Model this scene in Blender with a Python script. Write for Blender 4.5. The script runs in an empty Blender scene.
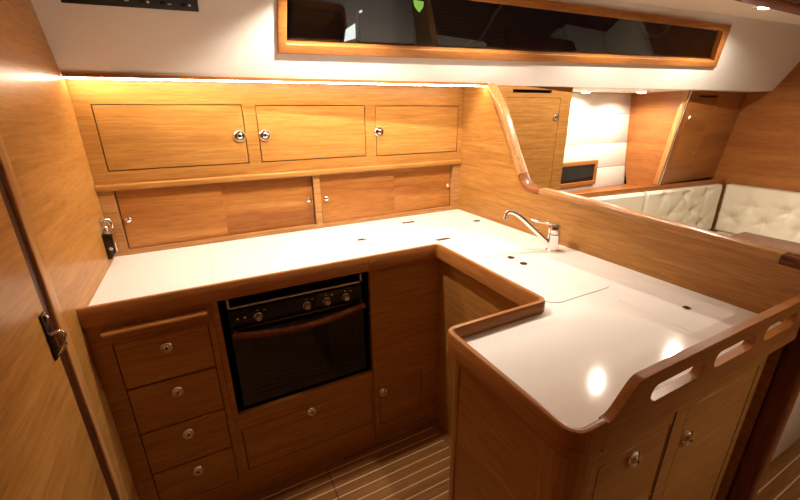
import bpy, bmesh, math, random
from mathutils import Vector, Matrix
R = random.Random(7)
S = bpy.context.scene
COL = S.collection

# ---------------------------------------------------------------- camera, world, exposure
cam = bpy.data.cameras.new('camera'); co = bpy.data.objects.new('camera', cam); COL.objects.link(co)
yaw, pit, rol = math.radians(27.10650), math.radians(19.62148), math.radians(-0.50904)
fw = Vector((math.sin(yaw)*math.cos(pit), math.cos(yaw)*math.cos(pit), -math.sin(pit)))
rt = Vector((math.cos(yaw), -math.sin(yaw), 0)); up = rt.cross(fw)
r2 = rt*math.cos(rol) + up*math.sin(rol); u2 = up*math.cos(rol) - rt*math.sin(rol)
co.matrix_world = Matrix(((r2.x, u2.x, -fw.x, 0), (r2.y, u2.y, -fw.y, 0), (r2.z, u2.z, -fw.z, 1.364), (0, 0, 0, 1)))
cam.sensor_width = 36; cam.lens = 381.874/800*36; cam.clip_start = .02
S.camera = co
w = bpy.data.worlds.new('night'); S.world = w; w.use_nodes = True
w.node_tree.nodes['Background'].inputs[0].default_value = (.10, .13, .2, 1)
w.node_tree.nodes['Background'].inputs[1].default_value = .015
S.view_settings.view_transform = 'Standard'; S.view_settings.look = 'None'
S.view_settings.gamma = 1; S.view_settings.use_curve_mapping = False
S.view_settings.exposure = 0.0
WARM = (1, .83, .62)
STRIP = 80          # emission of the strip light diffuser
SPOT_CEIL = 27      # watts of the ceiling downlights
SPOT_SALOON = 15
SPOT_FILL = 32

# ---------------------------------------------------------------- key measures
H = 1.364
ZC, ZR, ZRB = .846, .881, .825      # worktop, rim top, rim bottom
XL, XB, YB, YF, YS = -.356, 1.278, 1.757, 1.211, .302
XFAR = 3.59
ZS, ZT = 1.49, 1.836                 # soffit, ceiling
def fas_y(x, z): return 1.721 - .0924*(x+.356) - .57*(z-ZS)

# ---------------------------------------------------------------- materials
MATS = {}
def newmat(n):
    m = bpy.data.materials.new(n); m.use_nodes = True
    return m, m.node_tree, m.node_tree.nodes['Principled BSDF']
def plain(n, col, rough=.5, metal=0, coat=0, spec=.5, emit=None, es=0, bump=0, bscale=200):
    m, t, b = newmat(n)
    b.inputs['Base Color'].default_value = (*col, 1); b.inputs['Roughness'].default_value = rough
    b.inputs['Metallic'].default_value = metal; b.inputs['Coat Weight'].default_value = coat
    b.inputs['Specular IOR Level'].default_value = spec
    if emit:
        b.inputs['Emission Color'].default_value = (*emit, 1); b.inputs['Emission Strength'].default_value = es
    if bump or bscale != 200:
        tc = t.nodes.new('ShaderNodeTexCoord'); nz = t.nodes.new('ShaderNodeTexNoise'); bp = t.nodes.new('ShaderNodeBump')
        nz.inputs['Scale'].default_value = bscale; nz.inputs['Detail'].default_value = 4
        bp.inputs['Strength'].default_value = bump; bp.inputs['Distance'].default_value = .002
        t.links.new(tc.outputs['Object'], nz.inputs['Vector']); t.links.new(nz.outputs['Fac'], bp.inputs['Height'])
        t.links.new(bp.outputs['Normal'], b.inputs['Normal'])
    MATS[n] = m; return m
def wood(n, axis, dark, mid, light, rough=.32, stretch=1.0, streak=.5):
    m, t, b = newmat(n); N = t.nodes.new; L = t.links.new
    tc = N('ShaderNodeTexCoord'); oi = N('ShaderNodeObjectInfo')
    sc = N('ShaderNodeVectorMath'); sc.operation = 'SCALE'; L(oi.outputs['Random'], sc.inputs['Scale'])
    sc.inputs[0].default_value = (37, 53, 71)
    ad = N('ShaderNodeVectorMath'); ad.operation = 'ADD'; L(tc.outputs['Object'], ad.inputs[0]); L(sc.outputs[0], ad.inputs[1])
    def noise(along, across, detail, dist=0):
        mp = N('ShaderNodeMapping'); v = [across]*3; v['XYZ'.index(axis)] = along
        mp.inputs['Scale'].default_value = v; L(ad.outputs[0], mp.inputs['Vector'])
        nz = N('ShaderNodeTexNoise'); nz.inputs['Scale'].default_value = 1; nz.inputs['Detail'].default_value = detail
        nz.inputs['Distortion'].default_value = dist; L(mp.outputs[0], nz.inputs['Vector']); return nz
    broad = noise(.9*stretch, 11*stretch, 4, .6); fine = noise(16, 300, 3); med = noise(5, 95, 5)
    mx = N('ShaderNodeMix'); mx.data_type = 'FLOAT'; mx.inputs[0].default_value = 1-streak
    L(broad.outputs['Fac'], mx.inputs[2]); L(med.outputs['Fac'], mx.inputs[3])
    cr = N('ShaderNodeValToRGB'); e = cr.color_ramp.elements
    e[0].position = .33; e[0].color = (*dark, 1); e[1].position = .67; e[1].color = (*light, 1)
    k = e.new(.5); k.color = (*mid, 1); L(mx.outputs[0], cr.inputs[0])
    mr = N('ShaderNodeMapRange'); mr.inputs[1].default_value = .3; mr.inputs[2].default_value = .6
    mr.inputs[3].default_value = .78; mr.inputs[4].default_value = 1.06; L(fine.outputs['Fac'], mr.inputs[0])
    mu = N('ShaderNodeMix'); mu.data_type = 'RGBA'; mu.blend_type = 'MULTIPLY'; mu.inputs[0].default_value = 1
    L(cr.outputs[0], mu.inputs[6]); L(mr.outputs[0], mu.inputs[7]); L(mu.outputs[2], b.inputs['Base Color'])
    bp = N('ShaderNodeBump'); bp.inputs['Strength'].default_value = .06; bp.inputs['Distance'].default_value = .001
    L(fine.outputs['Fac'], bp.inputs['Height']); L(bp.outputs['Normal'], b.inputs['Normal'])
    b.inputs['Roughness'].default_value = rough; b.inputs['Specular IOR Level'].default_value = .3
    MATS[n] = m; return m
TD, TM, TL_ = (.32, .136, .030), (.41, .190, .045), (.48, .242, .064)
for a in 'XYZ': wood('teak_'+a, a, TD, TM, TL_, .32, 1.4, .35)
for a in 'XYZ': wood('trim_'+a, a, (.36, .165, .05), (.46, .225, .075), (.55, .29, .11), .28, 1, .3)
for a in 'XY': wood('rim_'+a, a, (.31, .112, .026), (.37, .145, .038), (.43, .18, .052), .28, 1, .35)
wood('slide', 'X', (.27, .090, .018), (.40, .155, .034), (.52, .235, .06), .3, .9, .7)
wood('saloon_Y', 'Y', (.26, .085, .018), (.34, .125, .030), (.42, .17, .045), .35, .8, .7)
wood('saloon_X', 'X', (.27, .09, .02), (.35, .13, .032), (.43, .175, .047), .35, .8, .7)
wood('mahogany', 'Y', (.10, .025, .010), (.15, .04, .015), (.20, .06, .022), .25)
wood('corner_red', 'Y', (.20, .06, .018), (.26, .085, .025), (.32, .115, .035), .25)
wood('mahogany_Z', 'Z', (.12, .035, .012), (.17, .052, .018), (.23, .075, .026), .25)
wood('mahogany_dark', 'Z', (.03, .008, .004), (.045, .012, .005), (.06, .016, .007), .35)
plain('joint_grey', (.40, .34, .28), .7)
plain('seam', (.012, .006, .003), .8)
plain('inside', (.05, .022, .008), .7)
plain('worktop', (.82, .80, .77), .075)
plain('fascia', (.80, .76, .71), .55, bump=.08, bscale=400)
plain('leather', (.74, .70, .63), .5, bump=.15, bscale=300)
plain('ceiling', (.80, .76, .71), .6)
plain('cushion', (.76, .71, .57), .42, bump=.25, bscale=260)
plain('gelcoat', (.72, .68, .58), .3)
plain('chrome', (.86, .85, .83), .07, 1)
plain('steel', (.62, .60, .57), .25, 1)
plain('dark_metal', (.05, .045, .04), .3, 1)
plain('black_gloss', (.008, .008, .009), .12)
plain('black', (.010, .009, .009), .35, spec=.3)
plain('white_print', (.7, .7, .68), .5)
plain('rope', (.45, .43, .4), .8)
plain('strip_glow', (1, .9, .75), .4, emit=WARM, es=STRIP)
plain('bulb_glow', (1, .95, .85), .4, emit=(1, .88, .72), es=22)
plain('glow_white', (1, 1, 1), .4, emit=(.95, 1, .92), es=1.6)
plain('glow_green', (.6, 1, .3), .4, emit=(.45, .9, .12), es=1.0)
m, t, b = newmat('glass'); MATS['glass'] = m
b.inputs['Base Color'].default_value = (.55, .57, .6, 1); b.inputs['Roughness'].default_value = 0
b.inputs['Transmission Weight'].default_value = 1; b.inputs['IOR'].default_value = 1.45
m, t, b = newmat('oven_glass'); MATS['oven_glass'] = m
b.inputs['Base Color'].default_value = (.05, .048, .045, 1); b.inputs['Roughness'].default_value = .03
b.inputs['Transmission Weight'].default_value = .8; b.inputs['IOR'].default_value = 1.45
# teak and holly sole: light lines every 42 mm
m = wood('sole', 'X', (.17, .07, .018), (.25, .105, .027), (.33, .15, .042), .35, 1.3, .5)
t = m.node_tree; b = t.nodes['Principled BSDF']; N = t.nodes.new; L = t.links.new
src = b.inputs['Base Color'].links[0].from_socket
tc = N('ShaderNodeTexCoord'); sx = N('ShaderNodeSeparateXYZ'); L(tc.outputs['Object'], sx.inputs[0])
a1 = N('ShaderNodeMath'); a1.operation = 'ADD'; a1.inputs[1].default_value = -1.167+4.23+.0020; L(sx.outputs['Y'], a1.inputs[0])
mo = N('ShaderNodeMath'); mo.operation = 'MODULO'; mo.inputs[1].default_value = .0423; L(a1.outputs[0], mo.inputs[0])
ls = N('ShaderNodeMath'); ls.operation = 'LESS_THAN'; ls.inputs[1].default_value = .0044; L(mo.outputs[0], ls.inputs[0])
mx = N('ShaderNodeMix'); mx.data_type = 'RGBA'; L(ls.outputs[0], mx.inputs[0]); L(src, mx.inputs[6])
mx.inputs[7].default_value = (.62, .46, .24, 1); L(mx.outputs[2], b.inputs['Base Color'])
wood('sole_border', 'X', (.17, .07, .018), (.24, .10, .027), (.30, .135, .04), .35)

# ---------------------------------------------------------------- mesh helpers
class MB:
    def __init__(s): s.bm = bmesh.new()
    def _merge(s, b, mat=None):
        if mat is not None: bmesh.ops.transform(b, matrix=mat, verts=b.verts)
        me = bpy.data.meshes.new('t'); b.to_mesh(me); b.free(); s.bm.from_mesh(me); bpy.data.meshes.remove(me)
    def box(s, x0, x1, y0, y1, z0, z1, bev=0, seg=2, mat=None):
        b = bmesh.new(); bmesh.ops.create_cube(b, size=1)
        for v in b.verts:
            v.co = ((x0+x1)/2+v.co.x*(x1-x0), (y0+y1)/2+v.co.y*(y1-y0), (z0+z1)/2+v.co.z*(z1-z0))
        if bev: bmesh.ops.bevel(b, geom=b.edges[:], offset=bev, segments=seg, affect='EDGES', profile=.5)
        s._merge(b, mat); return s
    def prism(s, pts, vec, bev=0, seg=2):
        """polygon pts (3D) extruded along vec"""
        b = bmesh.new(); f = b.faces.new([b.verts.new(p) for p in pts])
        r = bmesh.ops.extrude_face_region(b, geom=[f]); bmesh.ops.translate(b, vec=vec, verts=[v for v in r['geom'] if isinstance(v, bmesh.types.BMVert)])
        bmesh.ops.recalc_face_normals(b, faces=b.faces)
        if bev: bmesh.ops.bevel(b, geom=b.edges[:], offset=bev, segments=seg, affect='EDGES', profile=.5)
        s._merge(b); return s
    def lathe(s, prof, M=None, n=24):
        """prof [(r,h)] turned round local Z"""
        b = bmesh.new(); rings = []
        for r, h in prof:
            if r < 1e-6: rings.append([b.verts.new((0, 0, h))])
            else: rings.append([b.verts.new((r*math.cos(2*math.pi*k/n), r*math.sin(2*math.pi*k/n), h)) for k in range(n)])
        for A, B in zip(rings, rings[1:]):
            for k in range(n):
                k2 = (k+1) % n
                if len(A) == 1 and len(B) == 1: continue
                if len(A) == 1: b.faces.new((A[0], B[k], B[k2]))
                elif len(B) == 1: b.faces.new((A[k], B[0], A[k2]))
                else: b.faces.new((A[k], B[k], B[k2], A[k2]))
        bmesh.ops.recalc_face_normals(b, faces=b.faces)
        s._merge(b, M); return s
    def sweep(s, prof, path, side=None, cap=True, scale=None):
        """closed 2D prof [(a,b)] along 3D path; a along `side` reference, b along tangent x side"""
        b = bmesh.new(); rings = []; P = [Vector(p) for p in path]
        for i, p in enumerate(P):
            t = (P[min(i+1, len(P)-1)]-P[max(i-1, 0)]).normalized()
            if side is not None: u = Vector(side); u = (u - t*u.dot(t)).normalized(); fac = 1
            else:
                ref = Vector((0, 0, 1)) if abs(t.z) < .95 else Vector((1, 0, 0))
                u = ref.cross(t).normalized()
            v = t.cross(u)
            # keep thickness on mitres
            k = 1.0
            if 0 < i < len(P)-1:
                c = (P[i+1]-P[i]).normalized().dot((P[i]-P[i-1]).normalized()); k = 1/max(.5, math.sqrt((1+c)/2))
            q = scale[i] if scale else 1
            rings.append([b.verts.new(p+u*a*q+v*bb*k*q) for a, bb in prof])
        n = len(prof)
        for A, B in zip(rings, rings[1:]):
            for k in range(n): b.faces.new((A[k], A[(k+1) % n], B[(k+1) % n], B[k]))
        if cap: b.faces.new(rings[0]); b.faces.new(rings[-1])
        bmesh.ops.recalc_face_normals(b, faces=b.faces)
        s._merge(b); return s
    def tube(s, path, r, n=12, scale=None):
        return s.sweep([(r*math.cos(2*math.pi*k/n), r*math.sin(2*math.pi*k/n)) for k in range(n)], path, scale=scale)
    def build(s, name, mat, parent=None, smooth=True, bev=0):
        org = Vector((0, 0, 0)); q = parent
        while q is not None: org += q.location; q = q.parent
        if parent is None:
            c = [v.co for v in s.bm.verts]
            org = Vector(((min(v.x for v in c)+max(v.x for v in c))/2, (min(v.y for v in c)+max(v.y for v in c))/2, min(v.z for v in c)))
            if mat == 'sole': org = Vector((0, 0, 0))
        bmesh.ops.translate(s.bm, vec=-org, verts=s.bm.verts)
        me = bpy.data.meshes.new(name); s.bm.to_mesh(me); s.bm.free()
        me.materials.append(MATS[mat])
        if smooth:
            for p in me.polygons: p.use_smooth = True
            me.set_sharp_from_angle(angle=math.radians(38))
        o = bpy.data.objects.new(name, me); COL.objects.link(o)
        if parent is None: o.location = org
        else: o.parent = parent
        if bev:
            bm_ = o.modifiers.new('bevel', 'BEVEL'); bm_.width = bev; bm_.segments = 3; bm_.limit_method = 'ANGLE'; bm_.angle_limit = math.radians(40)
        return o
def tag(o, label=None, cat=None, group=None, kind=None):
    if label: o['label'] = label
    if cat: o['category'] = cat
    if group: o['group'] = group
    if kind: o['kind'] = kind
    return o
def thing(name, loc, label, cat, group=None):
    o = bpy.data.objects.new(name, None); COL.objects.link(o); o.location = loc; o.empty_display_size = .05
    return tag(o, label, cat, group)
def struct(mb, name, mat, parent=None, label=None, cat=None, **k):
    o = mb.build(name, mat, parent, **k); o['kind'] = 'structure'
    if parent is None:
        o['label'] = label or name.replace('_', ' '); o['category'] = cat or name.split('_')[0]
    return o
def holed(mb, O, U, V, Nn, w, h, holes, t):
    """panel w x h in frame O,U,V with rectangular holes (u0,u1,v0,v1), thickness t along Nn (away from viewer)"""
    O, U, V, Nn = Vector(O), Vector(U).normalized(), Vector(V).normalized(), Vector(Nn).normalized()
    us = sorted({0, w, *[q for a in holes for q in a[:2]]}); vs = sorted({0, h, *[q for a in holes for q in a[2:]]})
    us = [u for u in us if -1e-9 <= u <= w+1e-9]; vs = [v for v in vs if -1e-9 <= v <= h+1e-9]
    def solid(i, j):
        if i < 0 or j < 0 or i >= len(us)-1 or j >= len(vs)-1: return False
        cu, cv = (us[i]+us[i+1])/2, (vs[j]+vs[j+1])/2
        return not any(a[0] < cu < a[1] and a[2] < cv < a[3] for a in holes)
    b = bmesh.new(); cache = {}
    def vt(i, j, k):
        if (i, j, k) not in cache: cache[i, j, k] = b.verts.new(O+U*us[i]+V*vs[j]+Nn*(t*k))
        return cache[i, j, k]
    for i in range(len(us)-1):
        for j in range(len(vs)-1):
            if not solid(i, j): continue
            q = [(i, j), (i+1, j), (i+1, j+1), (i, j+1)]
            b.faces.new([vt(*p, 0) for p in q]); b.faces.new([vt(*p, 1) for p in reversed(q)])
            for (di, dj), (p, r) in {(0, -1): (q[0], q[1]), (1, 0): (q[1], q[2]), (0, 1): (q[2], q[3]), (-1, 0): (q[3], q[0])}.items():
                if not solid(i+di, j+dj): b.faces.new((vt(*p, 0), vt(*p, 1), vt(*r, 1), vt(*r, 0)))
    bmesh.ops.recalc_face_normals(b, faces=b.faces); mb._merge(b); return mb
def ring(mb, outer, inner, vec, bev=0):
    """frame between two 4-point loops, extruded along vec"""
    b = bmesh.new(); o = [b.verts.new(p) for p in outer]; i = [b.verts.new(p) for p in inner]; n = len(o)
    fs = [b.faces.new((o[k], o[(k+1) % n], i[(k+1) % n], i[k])) for k in range(n)]
    r = bmesh.ops.extrude_face_region(b, geom=fs); bmesh.ops.translate(b, vec=vec, verts=[v for v in r['geom'] if isinstance(v, bmesh.types.BMVert)])
    bmesh.ops.recalc_face_normals(b, faces=b.faces)
    if bev:
        ed = [e for e in b.edges if len(e.link_faces) == 2 and e.calc_face_angle(0) > .6]
        bmesh.ops.bevel(b, geom=ed, offset=bev, segments=3, affect='EDGES', profile=.5)
    mb._merge(b); return mb
def facing(n, p):
    """matrix putting local +Z along n at p"""
    n = Vector(n).normalized(); q = Vector((0, 0, 1)).rotation_difference(n)
    return Matrix.Translation(Vector(p)) @ q.to_matrix().to_4x4()
def knob(parent, p, n=(0, -1, 0), r=.0245, mat='chrome'):
    """push-button latch: chrome ring with a domed centre"""
    k = MB().lathe([(0, 0), (r*.97, 0), (r, .002), (r*.94, .006), (r*.78, .009), (r*.62, .0085), (r*.55, .004)], facing(n, p)).build('knob', mat, parent)
    MB().lathe([(r*.55, .003), (r*.5, .0075), (r*.32, .0105), (0, .0115)], facing(n, p), 16).build('button', mat, k)
    MB().lathe([(r*.12, .0113), (r*.2, .0122), (0, .0124)], facing(n, Vector(p)), 10).build('keyhole', 'black', k)
    return k
def door_slab(parent, name, x0, x1, z0, z1, y, mat='teak_X', t=.016, g=.0036):
    return MB().box(x0+g, x1-g, y, y+t, z0+g, z1-g, .0012, 1).build(name, mat, parent)

# ================================================================ SETTING
fl = struct(MB().box(-.6, XFAR, -1.7, 2.0, -.03, 0), 'floor', 'sole', label='teak sole with pale inlaid lines')
bd = MB().box(XL, .80, 1.171, YF+.02, 0, .0012)
struct(bd, 'border_plank', 'sole_border', fl)
bd = MB().box(.762, .80, .60, 1.1705, 0, .0012)
struct(bd, 'border_plank', 'sole_border', fl)
struct(MB().box(.262, .79, 1.1905, 1.193, .0012, .0016).box(.2595, .262, .5, 1.1905, 0, .0016), 'hatch_seam', 'seam', fl)

# left bulkhead: panel with near edge trim, dark gap, door
wl = struct(MB().box(XL-.03, XL, 1.1085, 2.0, 0, ZT), 'wall_left', 'teak_Y', label='teak bulkhead panel left of the galley')
struct(MB().box(XL-.032, XL+.002, 1.066, 1.108, 0, ZT, .004, 3), 'edge_trim', 'trim_Z', wl)
struct(MB().box(XL-.032, XL-.006, 1.024, 1.0655, 0, ZT), 'door_jamb', 'mahogany_dark', wl)
struct(MB().box(XL-.03, XL, -1.7, .33, 0, ZT), 'wall_left_aft', 'teak_Y', label='teak bulkhead beyond the door')
d1 = struct(MB().box(XL-.03, XL, .335, 1.021, .02, ZT-.005, .003, 2), 'door_1', 'teak_Y', label='teak door at the left foreground')
# D-shaped lever handle
hp = MB().box(XL, XL+.005, .985, 1.012, .855, .968, .0025, 2).build('handle_plate', 'dark_metal', d1)
hx = XL+.004
MB().tube([(hx, .997, .915), (hx+.014, 1.0, .917), (hx+.018, 1.003, .914), (hx+.022, 1.004, .909), (hx+.020, 1.004, .901), (hx+.018, 1.002, .884), (hx+.004, 1.0, .866), (hx, 1.0, .864)], .0042).build('handle', 'chrome', d1)
MB().box(XL+.005, XL+.011, .993, 1.003, .945, .962, .003, 2).build('handle_catch', 'chrome', d1)

struct(MB().box(-.6, XFAR, 1.97, 2.03, 0, ZS), 'wall_back', 'inside', label='hull behind the galley lockers')
struct(MB().box(XFAR, XFAR+.04, -1.7, 2.0, 0, ZT), 'wall_right', 'saloon_Y', label='reddish teak bulkhead at the far end of the saloon')
struct(MB().box(-.6, XFAR, -1.74, -1.7, 0, ZT), 'wall_behind', 'teak_X', label='cabin side behind the viewer')
struct(MB().box(-.6, XFAR, -1.7, 1.50, ZT, ZT+.04), 'ceiling', 'ceiling', label='white cabin headliner')
struct(MB().prism([(XL, fas_y(XL, ZS)+.002, ZS), (XL, 2.0, ZS), (XFAR, 2.0, ZS), (XFAR, fas_y(XFAR, ZS)+.002, ZS)], (0, 0, .02)), 'soffit', 'ceiling', label='white soffit under the side deck', cat='ceiling')
struct(MB().box(1.6, XFAR, .96, 1.045, ZT-.022, ZT-.0005, .005), 'trim_1', 'mahogany', label='dark wooden batten on the headliner', cat='trim')

# fascia (sloping cabin side) with window
FN = Vector((-.0924, -1, -.57)).normalized()
def F(x, z, d=0): return Vector((x, fas_y(x, z), z)) - FN*d
Wo = [(.32, 1.581), (2.798, 1.611), (2.655, 1.803), (.32, 1.818)]
Wi = [(.352, 1.613), (2.737, 1.641), (2.624, 1.774), (.352, 1.789)]
def inset(q, k): 
    c = Vector((sum(p[0] for p in q)/4, sum(p[1] for p in q)/4)); return [(p[0]+k*(1 if c.x > p[0] else -1), p[1]+k*(1 if c.y > p[1] else -1)) for p in q]
fo = [(XL, ZS), (XFAR, ZS), (XFAR, ZT), (XL, ZT)]
mb = MB(); Wh = inset(Wo, .010)
ring(mb, [F(*p) for p in fo], [F(*p) for p in Wh], -FN*.03)
struct(mb, 'wall_fascia', 'fascia', label='white sloping cabin side above the galley', smooth=False)
mb = MB(); ring(mb, [F(*p, -.012) for p in Wo], [F(*p, -.012) for p in Wi], -FN*.0118, .004)
win = struct(mb, 'window_1', 'rim_X', label='long dark cabin window in a teak frame')
mb = MB(); ring(mb, [F(*p, .0002) for p in inset(Wo, .0115)], [F(*p, .0002) for p in Wi], -FN*.028)
struct(mb, 'window_reveal', 'rim_X', win)
gl = [F(*p, .016) for p in inset(Wi, -.006)]
struct(MB().prism(gl, -FN*.006), 'window_glass', 'glass', win, smooth=False)

# divider bulkhead between galley and saloon
prof = [(YB+.2, 0), (YB+.2, ZS), (1.575, ZS), (1.475, 1.377), (1.372, 1.204), (1.293, 1.086), (1.262, 1.048), (1.225, 1.035), (1.067, 1.036), (.734, 1.018), (.501, 1.008), (.37, 1.002), (.302, .995), (.302, 0)]
dv = struct(MB().prism([(XB, y, z) for y, z in prof], (.036, 0, 0)), 'wall_divider', 'teak_Y', label='low teak bulkhead between galley and saloon', smooth=False)
def rr(a, b, r, n=4):
    pts = []
    for cx, cy, s in ((a-r, b-r, 0), (-a+r, b-r, 1), (-a+r, -b+r, 2), (a-r, -b+r, 3)):
        for k in range(n+1):
            t_ = math.pi/2*(s+k/n); pts.append((cx+r*math.cos(t_), cy+r*math.sin(t_)))
    return pts
XM = XB+.019
tp = rr(.027, .014, .012)
def smooth_path(pts, n=6):
    out = []; P = [Vector(p) for p in pts]
    for i in range(len(P)-1):
        p0, p1, p2, p3 = P[max(i-1, 0)], P[i], P[i+1], P[min(i+2, len(P)-1)]
        for k in range(n):
            t_ = k/n; out.append(.5*((2*p1)+(p2-p0)*t_+(2*p0-5*p1+4*p2-p3)*t_*t_+(3*p1-p0-3*p2+p3)*t_**3))
    out.append(P[-1]); return out
upr = smooth_path([(XM, 1.562, ZS-.002), (XM, 1.463, 1.372), (XM, 1.362, 1.200), (XM, 1.300, 1.102)])
struct(MB().sweep(tp, upr, side=(1, 0, 0)), 'upright_trim', 'trim_Z', dv)
cor = smooth_path([(XM, 1.299, 1.100), (XM, 1.278, 1.072), (XM, 1.252, 1.051), (XM, 1.215, 1.044), (XM, 1.175, 1.044)])
struct(MB().sweep(tp, cor, side=(1, 0, 0)), 'corner_trim', 'corner_red', dv)
ral = smooth_path([(XM, 1.174, 1.044), (XM, .95, 1.038), (XM, .734, 1.026), (XM, .501, 1.014), (XM, .365, 1.007)])
struct(MB().sweep(tp, ral, side=(1, 0, 0)), 'rail_trim', 'trim_Y', dv)
struct(MB().box(XB-.006, XB+.042, .25, .3015, 0, .985, .014, 4), 'end_post', 'mahogany_Z', dv)
struct(MB().sweep(tp, smooth_path([(XM, .364, 1.007), (XM, .31, 1.003), (XM, .27, .992), (XM, .252, .972), (XM, .245, .93)]), side=(1, 0, 0)), 'end_cap', 'mahogany', dv)

# saloon hull lining: upholstered strips, small window low down
def lin_y(z): return 1.80+.06*(z-.85)/.64+.02
wh = None
bands = [(1.354, ZS-.001), (1.155, 1.352), (.985, 1.153), (.80, .983)]
for i, (z0, z1) in enumerate(bands):
    mb = MB()
    def slab(x0, x1, a, b_):
        mb.prism([(x0, lin_y(a), a), (x0, lin_y(b_), b_), (x0, lin_y(b_)+.02, b_), (x0, lin_y(a)+.02, a)], (x1-x0, 0, 0), .004)
    slab(1.40, 2.87, z0, z1)
    if wh is None: wh = struct(mb, 'wall_hull', 'leather', label='white padded hull lining in the saloon')
    else: struct(mb, 'lining_strip', 'leather', wh)
mb = MB(); yo = lin_y(.88)-.016
ring(mb, [(2.04, yo, .875), (2.515, yo, .875), (2.515, yo+.005, 1.045), (2.04, yo+.005, 1.045)], [(2.07, yo, .903), (2.487, yo, .903), (2.487, yo+.005, 1.017), (2.07, yo+.005, 1.017)], (0, .014, 0), .003)
w2 = struct(mb, 'window_2', 'rim_X', label='small dark hull window low in the white lining')
struct(MB().box(2.062, 2.495, yo+.008, yo+.0125, .895, 1.025), 'window_glass', 'black_gloss', w2)

# ================================================================ WORKTOP
def arc(cx, cy, r, a0, a1, n=8):
    return [(cx+r*math.cos(math.radians(a0+(a1-a0)*k/n)), cy+r*math.sin(math.radians(a0+(a1-a0)*k/n))) for k in range(n+1)]
T = .017; h = T/2
xo, yb_, yr, xe, yn = .777, 1.197, .665, .453, .286       # outer faces of the rim
cl = [(XL+.001, yb_+h)]
cl += arc(xo+h-.02, yb_+h-.02, .02, 90, 0)[:]             # concave inner corner seen from the aisle
cl[-9:] = arc(xo+h-.022, yb_+h-.022, .022, 90, 0)
cl += arc(xo+h-.022, yr-h+.022, .022, 0, -90)
cl += arc(xe+h+.022, yr-h-.022, .022, 90, 180)
cl += arc(xe+h+.028, yn+h+.028, .028, 180, 270)
cl += [(.530, yn+h)]
prof_r = [(-h, ZRB), (h, ZRB), (h, ZR-.006), (h*.6, ZR-.0012), (0, ZR), (-h*.6, ZR-.0012), (-h, ZR-.006)]
def rim_mesh(path):
    b = bmesh.new(); rings = []; n = len(path)
    for i, (x, y) in enumerate(path):
        a = Vector(path[max(i-1, 0)]); c = Vector(path[min(i+1, n-1)]); t_ = (c-a).normalized(); nn = Vector((-t_.y, t_.x))
        rings.append([b.verts.new((x+nn.x*q, y+nn.y*q, z)) for q, z in prof_r])
    k = len(prof_r)
    for A, B in zip(rings, rings[1:]):
        for j in range(k): b.faces.new((A[j], A[(j+1) % k], B[(j+1) % k], B[j]))
    b.faces.new(rings[0]); b.faces.new(rings[-1]); bmesh.ops.recalc_face_normals(b, faces=b.faces)
    m_ = MB(); m_._merge(b); return m_
ct = thing('countertop', (.5, 1.2, ZRB), 'white L-shaped galley worktop with a raised teak rim', 'worktop')
poly = cl + [(1.277, yn+h), (1.277, 1.7565), (XL+.001, 1.7565)]
MB().prism([(x, y, ZC-.019) for x, y in poly], (0, 0, .019)).build('worktop', 'worktop', ct, smooth=False)
# rim in two lengths with the joint over the oven's right side
rim_mesh([(XL+.001, yb_+h), (.4845, yb_+h)]).build('rim', 'rim_X', ct)
rim_mesh([(.4858, yb_+h)]+cl[1:2]).build('rim', 'rim_X', ct)
rim_mesh(cl[1:19]).build('rim', 'rim_Y', ct)
rim_mesh(cl[18:20]).build('rim', 'rim_X', ct)
rim_mesh(cl[19:37]).build('rim', 'rim_Y', ct)
rim_mesh(cl[36:]).build('rim', 'rim_X', ct)
# joint and lids
MB().box(-.0232, -.0218, 1.215, 1.757, ZC-.001, ZC+.0003).build('joint', 'joint_grey', ct)
def lid(x0, x1, y0, y1, r, name, hh=.0014):
    pts = arc(x1-r, y1-r, r, 0, 90)+arc(x0+r, y1-r, r, 90, 180)+arc(x0+r, y0+r, r, 180, 270)+arc(x1-r, y0+r, r, 270, 360)
    g = .0012
    MBs = MB().prism([(x, y, ZC+.0001) for x, y in pts], (0, 0, hh)); o = MBs.build(name, 'worktop', ct, bev=.0008); return o
sl = lid(.822, 1.112, .668, 1.035, .05, 'sink_lid', .0018)
l1 = lid(.530, .887, 1.315, 1.655, .012, 'hatch_lid', .0004); l2 = lid(.891, 1.250, 1.315, 1.655, .012, 'hatch_lid', .0004)
l3 = lid(1.020, 1.262, .345, .606, .012, 'hatch_lid', .0005)
def ovalpull(p, parent, along='X', s=1):
    z = ZC+.0008
    o = MB().lathe([(0, .0), (.021*s, 0), (.0215*s, .0012), (.019*s, .0022), (.015*s, .001), (0, .0008)], Matrix.Translation((p[0], p[1], z)) @ Matrix.Diagonal((1, .72, 1, 1))).build('ring_pull', 'steel', parent)
    MB().lathe([(0, .001), (.012*s, .001), (.012*s, .0019), (0, .002)], Matrix.Translation((p[0], p[1], z)) @ Matrix.Diagonal((1, .6, 1, 1))).build('finger_hole', 'black', o)
ovalpull((.575, 1.488), l1); ovalpull((1.205, 1.494), l2); ovalpull((1.143, .480), l3, s=.62)
def hinge(x, y):
    o = MB().box(x-.034, x+.034, y-.011, y+.011, ZC+.0006, ZC+.0022, .0006, 1).build('hinge', 'steel', ct)
    for k in (-.026, -.009, .009, .026): MB().lathe([(0, .0015), (.0058, .0015), (.0055, .0028), (0, .003)], Matrix.Translation((x+k, y+(.003 if k > 0 else -.003), ZC)), 12).build('screw', 'dark_metal', o)
hinge(.889, 1.640); hinge(.889, 1.325)
for q in ((.989, 1.011), (.986, .943)):
    MB().lathe([(0, .0026), (.0135, .0026), (.0135, .0034), (.011, .0040), (.010, .0030), (0, .0028)], Matrix.Translation((*q, ZC))).build('finger_hole', 'dark_metal', sl)
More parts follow.
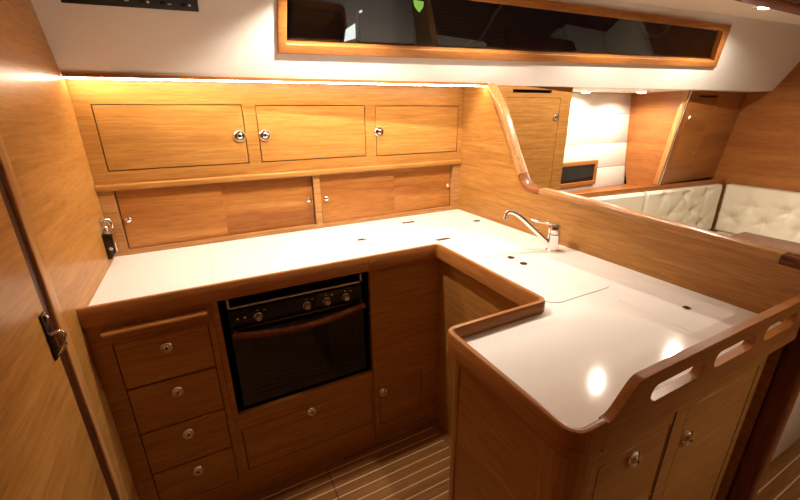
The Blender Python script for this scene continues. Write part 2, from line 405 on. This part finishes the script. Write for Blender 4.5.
# grab rail along the near end: rises from the rim, three slots
def fillpoly(outer, holes, y0, y1):
    b = bmesh.new()
    for lp in [outer]+holes:
        vs = [b.verts.new((x, y0, z)) for x, z in lp]
        for i in range(len(vs)): b.edges.new((vs[i], vs[(i+1) % len(vs)]))
    bmesh.ops.triangle_fill(b, use_beauty=True, use_dissolve=True, edges=b.edges[:])
    r = bmesh.ops.extrude_face_region(b, geom=b.faces[:]); bmesh.ops.translate(b, vec=(0, y1-y0, 0), verts=[v for v in r['geom'] if isinstance(v, bmesh.types.BMVert)])
    bmesh.ops.recalc_face_normals(b, faces=b.faces); m_ = MB(); m_._merge(b); return m_
ZTOP = .940
def ease(k): return k*k*(3-2*k)
out = [(.530, ZRB-.008), (.530, ZR-.001)]+[(.535+.075*k/10, ZR-.001+(ZTOP-ZR+.001)*ease(k/10)) for k in range(11)]+[(1.273, ZTOP), (1.273, ZRB-.008)]
def slot(x0, x1, z0, z1):
    r = (z1-z0)/2; c = (z0+z1)/2
    return [(x1-r+r*math.cos(math.radians(a)), c+r*math.sin(math.radians(a))) for a in range(-90, 91, 15)]+[(x0+r+r*math.cos(math.radians(a)), c+r*math.sin(math.radians(a))) for a in range(90, 271, 15)]
gr = fillpoly(out, [slot(.643, .815, .872, .910), slot(.853, 1.018, .872, .910), slot(1.062, 1.222, .872, .910)], yn, yn+T+.001)
gr.build('grab_rail', 'rim_X', ct, bev=.0045)

# ================================================================ WALL LOCKERS
wc = thing('wall_cabinet', (.46, YB, 1.125), 'teak wall locker with three hinged doors under the strip light', 'cabinet')
z0, z1 = 1.125, ZS-.0005
D = [(-.306, .188, 1.172, 1.405), (.237, .722, 1.172, 1.403), (.774, 1.252, 1.168, 1.402)]
holed(MB(), (XL, YB, z0), (1, 0, 0), (0, 0, 1), (0, 1, 0), XB-XL, z1-z0, [(a-XL, b_-XL, c-z0, d-z0) for a, b_, c, d in D], .018).build('face_frame', 'teak_X', wc, smooth=False)
MB().box(XL+.001, XB-.001, YB+.0185, YB+.19, z0, z1-.002).build('carcass', 'seam', wc)
for (a, b_, c, d), kx in zip(D, (.163, .263, .791)):
    o = door_slab(wc, 'door', a, b_, c, d, YB+.0004); knob(o, (kx, YB+.0004, 1.284))
MB().sweep(rr(.011, .012, .006), [(XL+.001, YB-.003, 1.113), (XB-.001, YB-.003, 1.113)]).build('ledge_trim', 'teak_X', wc)

sc_ = thing('sliding_cabinet', (.46, YB, ZC), 'teak locker with four sliding doors standing on the back of the white worktop', 'cabinet')
z0, z1 = ZC+.001, 1.1005
O2 = [(-.306, .452, .866, 1.0995), (.483, 1.232, .866, 1.0995)]
holed(MB(), (XL, YB, z0), (1, 0, 0), (0, 0, 1), (0, 1, 0), XB-XL, z1-z0, [(a-XL, b_-XL, c-z0, d-z0+.01) for a, b_, c, d in O2], .022).build('face_frame', 'trim_X', sc_, smooth=False)
MB().box(XL+.001, XB-.001, YB+.048, YB+.19, z0, z1).build('carcass', 'inside', sc_)
for (a, b_, c, d), mid in zip(O2, (.062, .874)):
    s1 = MB().box(a+.004, mid, YB+.012, YB+.021, c+.001, d, .001, 1).build('sliding_door', 'slide', sc_)
    s2 = MB().box(mid-.03, b_-.002, YB+.0225, YB+.0315, c+.001, d, .001, 1).build('sliding_door', 'slide', sc_)
    kl, kr = ((-.284, .429) if mid < .5 else (.511, 1.217))
    for o, kx, yk in ((s1, kl, YB+.012), (s2, kr, YB+.0225)):
        MB().lathe([(0, 0), (.0125, 0), (.0132, .002), (.0118, .006), (.008, .010), (0, .0115)], facing((0, -1, 0), (kx, yk, .984)), 20).build('knob', 'chrome', o)

# ================================================================ BASE CABINETS
ZB = ZRB-.001
def front(name, loc, label, x0, x1, holes, ydepth=.5, mat='teak_X'):
    t_ = thing(name, loc, label, 'cabinet')
    holed(MB(), (x0, YF, 0.0), (1, 0, 0), (0, 0, 1), (0, 1, 0), x1-x0, ZB, [(a-x0, b_-x0, c, d) for a, b_, c, d in holes], .018).build('face_frame', mat, t_, smooth=False)
    return t_
DR = [(-.307, -.058, .590, .749), (-.307, -.058, .419, .586), (-.307, -.058, .249, .416), (-.307, -.058, .094, .246)]
dc = front('drawer_cabinet', (-.2, YF, 0), 'teak base unit with a column of four drawers beside the left bulkhead', XL+.001, -.0405, [(-.307, -.058, .094, .749)])
MB().box(XL+.003, -.0425, YF+.0185, YB-.02, 0, ZB-.01).build('carcass', 'seam', dc)
for k, q in enumerate(DR):
    o = door_slab(dc, 'drawer', *q[:2], q[2]-.001, q[3]+.001, YF+.0006, g=.0028); knob(o, (-.180+.001*k, YF+.0006, (.703, .539, .367, .202)[k]), r=.0195)
MB().sweep(rr(.0155, .013, .010), [(-.318, YF-.0125, .789), (-.054, YF-.0125, .789)]).build('pull_rail', 'rim_X', dc)

oc = front('oven_cabinet', (.22, YF, 0), 'teak base unit that houses the black oven above a wide drawer', -.0395, .4895, [(-.022, .4895, .372, .8255), (-.022, .482, .116, .308)])
MB().box(-.0375, .4875, YF+.0185, YB-.02, 0, .36).build('carcass', 'seam', oc)
MB().box(-.0375, -.0225, YF+.0185, YB-.02, .3605, .80).box(.4905-.002, .4895+.002, YF+.0185, YB-.02, .3605, .80).box(-.0375, .4875, YB-.03, YB-.02, .3605, .80).build('oven_recess', 'black', oc)
o = door_slab(oc, 'drawer', -.022, .482, .116, .308, YF+.0006, g=.0028); knob(o, (.229, YF+.0006, .285), r=.0195)

cc = front('corner_cabinet', (.65, YF, 0), 'plain teak base unit with one small door low in the inner corner', .4925, .7985, [(.516, .722, .090, .308)])
MB().box(.4945, .797, YF+.0185, YB-.02, 0, ZB-.01).build('carcass', 'seam', cc)
o = door_slab(cc, 'door', .516, .722, .090, .308, YF+.0006, g=.0028); knob(o, (.533, YF+.0006, .258), r=.0195)

sk = thing('sink_cabinet', (.8, .95, 0), 'plain teak base panel under the sink facing the aisle', 'cabinet')
MB().box(.80, .818, .66, YF+.017, 0, ZB).build('side_panel', 'teak_Y', sk)
MB().box(.82, 1.25, .68, YB-.02, 0, ZB-.012).build('carcass', 'inside', sk)

pc = thing('peninsula_cabinet', (.75, .45, 0), 'teak peninsula unit with doors and grab rail at the near end of the worktop', 'cabinet')
xp, yp = .475, .293
MB().box(xp+.002, xp+.016, yp+.075, .620, 0, ZB).build('side_panel', 'teak_Y', pc)
def post(pts): return MB().prism([(x, y, 0) for x, y in pts], (0, 0, ZB)).build('corner_post', 'rim_X' if False else 'teak_Z', pc)
post(arc(xp+.018, .634, .018, 90, 180)+[(xp, .6205), (xp+.018, .6205)])
post(arc(xp+.045, yp+.045, .045, 180, 270)+[(xp+.045, yp+.0745), (xp, yp+.0745)])
MB().box(xp+.0185, .7985, .634, .652, 0, ZB).build('back_panel', 'teak_X', pc)
x0, x1 = xp+.0455, 1.14
hl = [(.542, .766, .575, .768), (.542, .766, .08, .57), (.820, 1.125, .08, .785)]
holed(MB(), (x0, yp, 0), (1, 0, 0), (0, 0, 1), (0, 1, 0), x1-x0, ZRB-.009, [(a-x0, b_-x0, c, d) for a, b_, c, d in hl], .016).build('face_frame', 'teak_X', pc, smooth=False)
# rounded end of the front
pts = arc(x1+.001, yp+.10, .10, 270, 360, 14); inn = [(x, y) for x, y in arc(x1+.001, yp+.10, .084, 360, 270, 14)]
MB().prism([(x, y, 0) for x, y in pts+[(x1+.101, .62), (x1+.085, .62)]+inn], (0, 0, ZRB-.009)).build('curved_panel', 'teak_Z', pc)
MB().box(x1+.102, XB-.008, .60, .616, 0, ZB-.02).build('recess_back', 'mahogany_Z', pc)
MB().box(xp+.031, .94, yp+.0165, .633, 0, ZB-.012).build('carcass', 'seam', pc)
o = door_slab(pc, 'drawer', *hl[0], yp+.0006, g=.0042); knob(o, (.650, yp+.0006, .737), r=.018)
door_slab(pc, 'door', *hl[1], yp+.0006, g=.0042)
o = door_slab(pc, 'door', *hl[2], yp+.0006, g=.0042); knob(o, (.850, yp+.0006, .692), r=.0195)
MB().box(.768, .7735, yp-.0006, yp+.003, .10, .795).build('dark_gap', 'seam', pc)

# ================================================================ OVEN
ov = thing('oven', (.23, YF+.03, .372), 'black gimballed marine oven with wooden handle set between the base units', 'oven')
ya = YF+.014
bx0, bx1 = .0, .470
MB().box(bx0, bx1, ya+.02, YB-.06, .385, .765, .004).build('body', 'black', ov)
# hob tray, burners, pot bars
MB().box(bx0, bx1, ya+.02, YB-.06, .7655, .772, .002).build('hob_tray', 'dark_metal', ov)
for bxx, byy in ((.115, ya+.12), (.345, ya+.12), (.115, ya+.33), (.345, ya+.33)):
    bb = MB().lathe([(0, .0), (.045, 0), (.045, .008), (.030, .012), (.030, .020), (.022, .024), (0, .025)], Matrix.Translation((bxx, byy, .7722))).build('burner', 'steel', ov)
    for k in range(4):
        a = math.pi/2*k; MB().tube([(bxx+.06*math.cos(a), byy+.06*math.sin(a), .774), (bxx+.06*math.cos(a), byy+.06*math.sin(a), .800), (bxx+.02*math.cos(a), byy+.02*math.sin(a), .800)], .003, 8).build('pan_support', 'black', bb)
MB().tube([(bx0+.006, ya+.008, .806), (bx0+.006, ya+.004, .779), (bx0+.012, ya+.003, .776), (bx1-.012, ya+.003, .776), (bx1-.006, ya+.004, .779), (bx1-.006, ya+.008, .806)], .0042, 10).build('fiddle_bar', 'steel', ov)
cp = MB().box(bx0+.004, bx1-.004, ya+.004, ya+.0195, .698, .762, .003).build('control_panel', 'black_gloss', ov)
for kx in (.092, .256, .328, .400):
    kb = MB().lathe([(0, 0), (.0145, 0), (.0145, .004), (.0115, .006), (.0105, .018), (.009, .020), (0, .020)], facing((0, -1, 0), (kx, ya+.004, .728)), 20).build('knob', 'steel', ov)
    MB().box(kx-.0015, kx+.0015, ya-.0165, ya-.0158, .733, .741).build('pointer', 'black', kb)
for kx in (.092, .256, .328, .400):
    MB().box(kx-.003, kx+.003, ya+.0032, ya+.0042, .749, .7515).build('marking', 'white_print', cp)
    MB().box(kx+.017, kx+.026, ya+.0032, ya+.0042, .746, .7477).build('marking', 'white_print', cp)
for q in (.028, .050): MB().lathe([(0, 0), (.004, 0), (.003, .0008), (0, .001)], facing((0, -1, 0), (q, ya+.0041, .733)), 12).build('marking', 'white_print', cp)
MB().box(bx0+.004, bx1-.004, ya+.0035, ya+.006, .6935, .6965).build('bright_trim', 'steel', ov)
dr = thing('x', (0, 0, 0), None, None); bpy.data.objects.remove(dr)
od = MB()
holed(od, (bx0+.002, ya+.004, .388), (1, 0, 0), (0, 0, 1), (0, 1, 0), bx1-bx0-.004, .30, [(.05, bx1-bx0-.054, .035, .262)], .015)
od = od.build('door', 'black_gloss', ov, smooth=False)
MB().box(bx0+.0525, bx1-.0525, ya+.006, ya+.011, .4235, .6495).build('door_glass', 'oven_glass', od)
MB().tube([(bx0+.07, ya+.0145, .55), (bx1-.07, ya+.0145, .55)], .0022, 8).build('oven_rack', 'steel', ov)
hb = [(bx0+.004+(bx1-bx0-.008)*k/16, ya-.012-.020*math.sin(math.pi*k/16), .684-.017*math.sin(math.pi*k/16)) for k in range(17)]
MB().sweep(rr(.010, .012, .008), hb, side=(0, 0, 1)).build('handle', 'mahogany', od)
MB().box(bx0+.010, bx0+.022, ya-.006, ya+.0039, .676, .692).build('handle_bracket', 'black', od)
MB().box(bx1-.022, bx1-.010, ya-.006, ya+.0039, .676, .692).build('handle_bracket', 'black', od)

# ================================================================ TAP
fa = thing('faucet', (1.196, 1.002, ZC+.0008), 'chrome single lever mixer tap behind the sink lid', 'tap')
ZF = ZC+.0008
fx, fy = 1.196, 1.002
MB().lathe([(0, 0), (.0255, 0), (.0255, .004), (.023, .007), (.0225, .062), (.0235, .064), (.0235, .068), (.022, .070), (0, .070)], Matrix.Translation((fx, fy, ZF))).build('body', 'chrome', fa)
MB().lathe([(0, .0705), (.0225, .0705), (.0235, .085), (.022, .100), (.015, .110), (0, .113)], Matrix.Translation((fx, fy, ZF))).build('cartridge', 'chrome', fa)
tip = Vector((1.020, 1.088, 1.0)); bs = Vector((fx, fy, ZF+.022)); dirn = (Vector((tip.x, tip.y, 0))-Vector((fx, fy, 0))); 
sp = [bs+dirn*.06, bs+dirn*.2+Vector((0, 0, .026)), bs+dirn*.45+Vector((0, 0, .070)), bs+dirn*.68+Vector((0, 0, .110)), bs+dirn*.85+Vector((0, 0, .132)), bs+dirn*.95+Vector((0, 0, .136)), bs+dirn*1.0+Vector((0, 0, .130)), bs+dirn*1.005+Vector((0, 0, .118))]
sp = smooth_path(sp, 4)
MB().tube(sp, .0082, 14, [1.3-.35*min(1, k/len(sp)*1.6) for k in range(len(sp))]).build('spout', 'chrome', fa)
e = bs+dirn*1.005+Vector((0, 0, .108))
MB().lathe([(0, 0), (.0095, 0), (.0105, .001), (.0105, .016), (0, .016)], Matrix.Translation(e), 16).build('aerator', 'steel', fa)
lv = [(fx-.004, fy+.002, ZF+.104), (fx-.030, fy+.018, ZF+.112), (fx-.060, fy+.036, ZF+.117), (fx-.082, fy+.050, ZF+.124)]
MB().sweep(rr(.010, .0042, .004), smooth_path(lv, 4), scale=None).build('lever', 'chrome', fa)

# ================================================================ CATCHES on the left bulkhead
ck = thing('door_catch', (XL, 1.70, .975), 'upper chrome door catch on the left bulkhead near the corner', 'catch')
MB().box(XL+.0002, XL+.004, 1.678, 1.722, .957, 1.012, .0015).build('back_plate', 'chrome', ck)
MB().tube([(XL+.004, 1.70, 1.002), (XL+.014, 1.702, 1.006), (XL+.024, 1.704, 1.002), (XL+.027, 1.704, .992), (XL+.026, 1.704, .975)], .008, 12).build('hook', 'chrome', ck)
MB().lathe([(0, 0), (.011, 0), (.012, .006), (.007, .012), (0, .013)], facing((1, 0, 0), (XL+.004, 1.70, .975))).build('catch_stud', 'chrome', ck)
ck = thing('door_holder', (XL, 1.69, .90), 'lower dark flap catch with chrome clip on the left bulkhead near the worktop', 'catch')
MB().prism([(XL+.0002, 1.655, .965), (XL+.026, 1.655, .955), (XL+.030, 1.655, .895), (XL+.012, 1.655, .868), (XL+.0002, 1.655, .868)], (0, .04, 0), .002).build('flap', 'dark_metal', ck)
MB().box(XL+.0305, XL+.036, 1.652, 1.70, .896, .955, .002).box(XL+.012, XL+.030, 1.652, 1.70, .9655, .972, .002).build('clip', 'chrome', ck)
MB().lathe([(0, 0), (.006, 0), (.006, .006), (0, .007)], facing((0, -1, 0), (XL+.018, 1.6548, .91))).build('pin', 'chrome', ck)

# ================================================================ SWITCH PANEL
sp_ = thing('switch_panel', F(-.10, 1.681), 'black electrical switch panel high on the white cabin side', 'panel')
q = [(-.283, 1.681), (.077, 1.684), (.077, 1.815), (-.283, 1.812)]
MB().prism([F(*p, -.0002) for p in q], FN*.008, .0015).build('faceplate', 'black', sp_)
q = [(-.283+.004, 1.685), (.073, 1.688), (.073, 1.811), (-.279, 1.808)]
ux = (F(1, 1.7)-F(0, 1.7)).normalized(); uz = (F(0, 1.8)-F(0, 1.7)).normalized()
for r_ in range(3):
    for c_ in range(6):
        px, pz = -.250+c_*.057, 1.699+r_*.04
        O_ = F(px, pz, -.0083)
        sw = MB().prism([O_-ux*.007-uz*.004, O_+ux*.007-uz*.004, O_+ux*.007+uz*.004, O_-ux*.007+uz*.004], FN*.002, .001).build('switch', 'black_gloss', sp_)
        mb = MB(); b0 = F(px+.017, pz, -.0083)
        if (r_+c_) % 2: mb.prism([b0-uz*.004, b0+ux*.005, b0+uz*.004, b0-ux*.004], FN*.0004)
        else: mb.prism([b0-ux*.004-uz*.002, b0+ux*.007-uz*.002, b0+ux*.007, b0-ux*.004], FN*.0004)
        mb.build('symbol', 'white_print', sw)

# ================================================================ LAMPS
st = thing('strip_light', (.46, 1.65, ZS-.012), 'warm strip light along the lower edge of the white cabin side', 'lamp')
xa, xb = XL+.004, XB-.006
def bar(y0, y1, z0, z1):
    f_ = lambda x, y, z: (x, fas_y(x, ZS)+y, z)
    return MB().prism([f_(xa, y0, z0), f_(xa, y1, z0), f_(xb, y1, z0), f_(xb, y0, z0)], (0, 0, z1-z0))
bar(-.013, .009, ZS-.0035, ZS+.008).build('housing', 'rim_X', st, smooth=False)
bar(-.006, .007, ZS-.0068, ZS-.0037).build('diffuser', 'strip_glow', st, smooth=False)
def downlight(p, label, watts, group, n=(0, 0, -1), size=2.85, r=.036, tilt=0, blend=.5):
    o = thing('downlight', p, label, 'lamp', group)
    MB().lathe([(r*.72, .0005), (r*1.15, .0005), (r*1.2, .003), (r*1.0, .007), (r*.76, .006), (r*.72, .0005)], facing(n, p)).build('bezel', 'chrome', o)
    MB().lathe([(0, .003), (r*.72, .003), (r*.70, .009), (r*.45, .0125), (0, .0135)], facing(n, p)).build('bulb', 'bulb_glow', o)
    l = bpy.data.lights.new('bulb_light', 'SPOT'); l.energy = watts; l.color = (1, .85, .70); l.spot_size = size; l.spot_blend = blend; l.shadow_soft_size = .012
    lo = bpy.data.objects.new('bulb_light', l); COL.objects.link(lo); lo.parent = o; lo.location = Vector(n)*.02; lo.rotation_euler = (tilt, 0, 0)
    return o
downlight((2.237, 1.775, ZS-.0002), 'left of two downlights in the soffit above the padded lining', SPOT_SALOON, 'soffit downlights')
downlight((2.621, 1.660, ZS-.0002), 'right of two downlights in the soffit beside the reddish side panel', SPOT_SALOON, 'soffit downlights')
downlight((2.52, 1.065, ZT-.0002), 'downlight in the white headliner at the top right corner', SPOT_CEIL+6, 'headliner downlights', r=.048)
downlight((1.86, 1.12, ZT-.0002), 'headliner downlight above the saloon seats next to the window', SPOT_CEIL, 'headliner downlights', r=.028)
for gx, gl_, wt in ((1.12, 'headliner downlight above the tap and sink lid', 24), (.46, 'headliner downlight above the oven', 46)):
    downlight((gx, 1.25+.08*(1.12-gx), ZT-.0002), gl_, wt, 'headliner downlights', size=2.15, tilt=.24, blend=.4)
downlight((1.5, -.6, ZT-.0002), 'added fill lamp in the headliner, unseen behind the viewer', SPOT_FILL, 'headliner downlights', size=2.0)  # unseen fill light, added to brighten the near face of the peninsula

# ================================================================ SALOON FURNITURE
lk = thing('hanging_locker', (1.6, 1.55, .85), 'tall teak locker with chrome knob just beyond the low bulkhead', 'locker')
x0, x1, z0 = 1.318, 1.846, .878; hz = ZS-.0005-z0
holed(MB(), (x0, 1.55, z0), (1, 0, 0), (0, 0, 1), (0, 1, 0), x1-x0, hz, [(1.385-x0, 1.765-x0, .03, 1.438-z0), (1.425-x0, 1.690-x0, 1.458-z0, 1.474-z0)], .016).build('face_frame', 'teak_X', lk, smooth=False)
MB().box(x0, x1, 1.5665, 1.79, z0, ZS-.002).build('carcass', 'teak_Y', lk)
MB().box(1.42, 1.70, 1.5662, 1.5664, 1.45, 1.48).build('vent_slot', 'black', lk)
o = MB().box(1.387, 1.763, 1.5504, 1.5655, z0+.032, 1.436, .001, 1).build('door', 'teak_X', lk); knob(o, (1.742, 1.5504, 1.341), r=.017)

sb = thing('side_locker', (3.2, 1.54, .80), 'reddish teak locker against the far bulkhead with pale front edge trim', 'locker')
O_ = Vector((2.852, 1.566, .876)); V_ = Vector((0, 1.494-1.566, ZS-.0005-.876)); hv = V_.length; Vn = V_.normalized(); Nn = Vector((0, 1, 0)) - Vn*Vn.y
holed(MB(), O_, (1, 0, 0), V_, Nn, XFAR-.001-2.852, hv, [(.075, .36, .10, hv-.052), (.13, .36, hv-.041, hv-.026)], .014).build('face_frame', 'saloon_X', sb, smooth=False)
def on(u, v, d=0): return O_+Vector((u, 0, 0))+Vn*v+Nn*d
MB().prism([on(.0772, .1022, .0005), on(.3578, .1022, .0005), on(.3578, hv-.0542, .0005), on(.0772, hv-.0542, .0005)], Nn*.013).build('door', 'saloon_X', sb)
sdoor = sb.children[-1]; knob(sdoor, on(.098, hv-.165, .0005), -Nn, .016)
MB().prism([on(.12, hv-.045, .0142), on(.37, hv-.045, .0142), on(.37, hv-.022, .0142), on(.12, hv-.022, .0142)], Nn*.002).build('vent_slot', 'black', sb)
MB().prism([(2.853, 1.585, .8505), (2.853, 1.79, .8505), (2.853, 1.90, 1.2), (2.853, 1.90, ZS-.001), (2.853, 1.512, ZS-.001)], (.016, 0, 0)).build('side_panel', 'saloon_Y', sb)
MB().prism([on(-.008, -.001, -.004), on(-.008, hv-.001, -.004), on(-.008, hv-.001, .03), on(-.008, -.001, .03)], (.0078, 0, 0), .002).build('edge_trim', 'trim_Z', sb)
MB().prism([on(-.0005, 0, -.012), on(-.0005, hv-.002, -.012), on(-.0005, hv-.002, -.001), on(-.0005, 0, -.001)], (.011, 0, 0), .002).build('metal_strip', 'steel', sb)

sh = thing('saloon_shelf', (2.4, 1.6, .78), 'teak shelf behind the cream backrests below the hull window', 'shelf')
def cy(x): return 1.485+.105*(3.5-x)          # the hull side runs at a slight angle
MB().prism([(1.318, cy(1.318)+.018, .832), (XFAR-.001, cy(XFAR)+.018, .832), (XFAR-.001, 1.80, .832), (1.318, 1.80, .832)], (0, 0, .018), .002).build('shelf_board', 'saloon_X', sh)
MB().prism([(1.318, cy(1.318), .80), (XFAR-.001, cy(XFAR), .80), (XFAR-.001, cy(XFAR)+.0175, .80), (1.318, cy(1.318)+.0175, .80)], (0, 0, .074), .005, 3).build('fiddle', 'saloon_X', sh)

se = thing('settee', (2.4, 1.0, 0), 'cream U-shaped settee base in the saloon behind the low bulkhead', 'sofa')
MB().box(1.322, 2.15, .35, .95, .035, .40, .006).build('end_base', 'gelcoat', se)
MB().box(1.322, 2.15, .365, .95, 0, .034).box(1.322, XFAR-.001, .975, 1.495, 0, .034).build('plinth', 'mahogany', se)
MB().box(1.322, XFAR-.001, .951, 1.495, .035, .40, .006).build('long_base', 'gelcoat', se)
MB().box(3.05, XFAR-.001, .0, .95, 0, .40, .006).build('far_base', 'gelcoat', se)
MB().box(1.322, 2.13, .37, .95, .401, .48, .02, 4).build('seat', 'cushion', se)
MB().box(1.322, 3.58, .955, 1.42, .401, .48, .02, 4).build('seat', 'cushion', se)
MB().box(3.07, 3.58, .02, .95, .401, .48, .02, 4).build('seat', 'cushion', se)

def tufted(name, O, U, V, w_, h_, th, buttons, label):
    """padded backrest in frame O (lower left, front), normal N toward the viewer side"""
    O, U, V = Vector(O), Vector(U), Vector(V); Nn = U.cross(V).normalized()
    t_ = thing(name, O+U*w_/2, label, 'cushion', 'tufted backrest cushions')
    b = bmesh.new(); nu, nv = int(w_/.012), int(h_/.012); gr_ = []
    for j in range(nv+1):
        row = []
        for i in range(nu+1):
            u, v = w_*i/nu, h_*j/nv
            e = min(u, w_-u, v, h_-v); d = th
            if e < .018: d -= .015*(1-math.sqrt(max(0, 1-(1-e/.018)**2)))
            dm = 0
            for k, (bu, bv) in enumerate(buttons):
                r = math.hypot(u-bu, v-bv); a = math.atan2(v-bv, u-bu)
                dm += .026*math.exp(-(r/.032)**2)+.009*math.exp(-(r/.10)**1.3)*abs(math.cos(3*a+k))**4
            row.append(b.verts.new(O+U*u+V*v+Nn*(d-min(dm, .034))))
        gr_.append(row)
    for j in range(nv):
        for i in range(nu): b.faces.new((gr_[j][i], gr_[j][i+1], gr_[j+1][i+1], gr_[j+1][i]))
    # close sides and back
    per = [gr_[0][i] for i in range(nu)]+[gr_[j][nu] for j in range(nv)]+[gr_[nv][i] for i in range(nu, 0, -1)]+[gr_[j][0] for j in range(nv, 0, -1)]
    bk = [b.verts.new(v.co-Nn*((v.co-O).dot(Nn))) for v in per]
    for k in range(len(per)): k2 = (k+1) % len(per); b.faces.new((per[k2], per[k], bk[k], bk[k2]))
    b.faces.new(bk); bmesh.ops.recalc_face_normals(b, faces=b.faces)
    m_ = MB(); m_._merge(b); m_.build('pad', 'cushion', t_)
    for bu, bv in buttons:
        MB().lathe([(0, 0), (.008, 0), (.008, .002), (.005, .005), (0, .006)], facing(Nn, O+U*bu+V*bv+Nn*(th-.030)), 12).build('button', 'cushion', t_)
    return t_
zc0, hc = .482, .358; CU = Vector((1, -.105, 0)).normalized()
tufted('backrest_cushion', (1.33, cy(1.33)-.001, zc0), CU, (0, 0, 1), 1.355, hc, .045, [(.2+.24*k, .31-.11) for k in range(5)]+[(.32+.24*k, .09) for k in range(4)], 'cream tufted backrest nearest the low bulkhead along the hull shelf')
tufted('backrest_cushion', (2.70, cy(2.70)-.001, zc0), CU, (0, 0, 1), .80, hc, .045, [(.18, .315), (.41, .312), (.64, .310), (.295, .18), (.525, .18), (.18, .07), (.41, .07), (.64, .07)], 'cream tufted backrest along the hull shelf next to the corner')
tufted('backrest_cushion', (3.588, 1.437, zc0), (0, -1, 0), (0, 0, 1), 1.36, hc, .085, [(.18, .225), (.385, .225), (.59, .225), (.795, .225), (1.0, .225), (.2825, .12), (.4875, .12), (.6925, .12), (.0775, .12)], 'cream tufted backrest standing against the far reddish bulkhead')

tb = thing('saloon_table', (2.5, .72, 0), 'teak saloon table whose top edge shows above the low bulkhead rail', 'table')
MB().box(2.18, 2.90, .40, 1.03, .640, .668, .008, 3).build('tabletop', 'mahogany', tb)
MB().lathe([(0, 0), (.14, 0), (.14, .012), (.05, .02), (.04, .60), (.12, .62), (.12, .639), (0, .639)], Matrix.Translation((2.5, .72, 0))).build('pedestal', 'steel', tb)

# ================================================================ OUTSIDE THE WINDOW
def ray(px, py, dist):
    d = r2*(px-400)-u2*(py-250)+fw*381.874; return Vector((0, 0, H))+d.normalized()*dist
struct(MB().box(-.6, 3.6, 2.3, 5, .5, .6), 'quay', 'inside', label='dark quay outside the window', cat='quay')
def glow_plate(p, wv, hv_, mat, label, tri=False):  # glowing plate on a pole, added for a bright shape in the pane
    o = thing('glow_plate', p, label, 'lamp')
    if tri: MB().prism([p+Vector((-wv, 0, hv_)), p+Vector((wv, 0, hv_*.9)), p+Vector((wv*.9, 0, 0)), p+Vector((.2*wv, 0, -hv_)), p+Vector((-wv*.7, 0, -hv_*.1))], (0, .02, 0), .004).build('lens', mat, o)
    else: MB().prism([p+Vector((-wv, 0, -hv_*.85)), p+Vector((wv*.95, 0, -hv_*.45)), p+Vector((wv, 0, hv_)), p+Vector((-wv*.6, 0, hv_*.35))], (0, .02, 0), .004).build('lens', mat, o)
    MB().box(p.x-wv*1.1, p.x+wv*1.1, p.y+.024, p.y+.06, p.z-hv_*1.1, p.z+hv_*1.1, .01).build('housing', 'black', o)
    MB().box(p.x-.01, p.x+.01, p.y+.061, p.y+.08, .60, p.z).build('pole', 'black', o)
glow_plate(ray(350, 33, 3.6), .050, .075, 'glow_white', 'white glowing plate added behind the cabin window at its left end')
glow_plate(ray(419, 6, 3.6), .045, .040, 'glow_green', 'small green glowing plate added behind the cabin window', True)
glow_plate(ray(361, 11, 3.6), .012, .012, 'glow_white', 'tiny white glowing plate added above the larger white one')
tag(MB().tube(smooth_path([ray(464, 48, 2.3), ray(478, 41, 2.35), ray(487, 28, 2.4), ray(496, 12, 2.4), ray(510, -4, 2.45), ray(530, -14, 2.5)], 5), .007, 8).build('mooring_rope', 'rope'), 'pale rope hanging outside behind the middle of the cabin window', 'rope')
tag(MB().tube(smooth_path([ray(640, 20, 3.2), ray(646, 33, 3.2), ray(654, 36.5, 3.2), ray(664, 32, 3.2), ray(671, 22, 3.2), ray(680, 8, 3.2)], 5), .008, 8).build('mooring_rope', 'rope'), 'looped pale rope hanging outside behind the right end of the cabin window', 'rope')
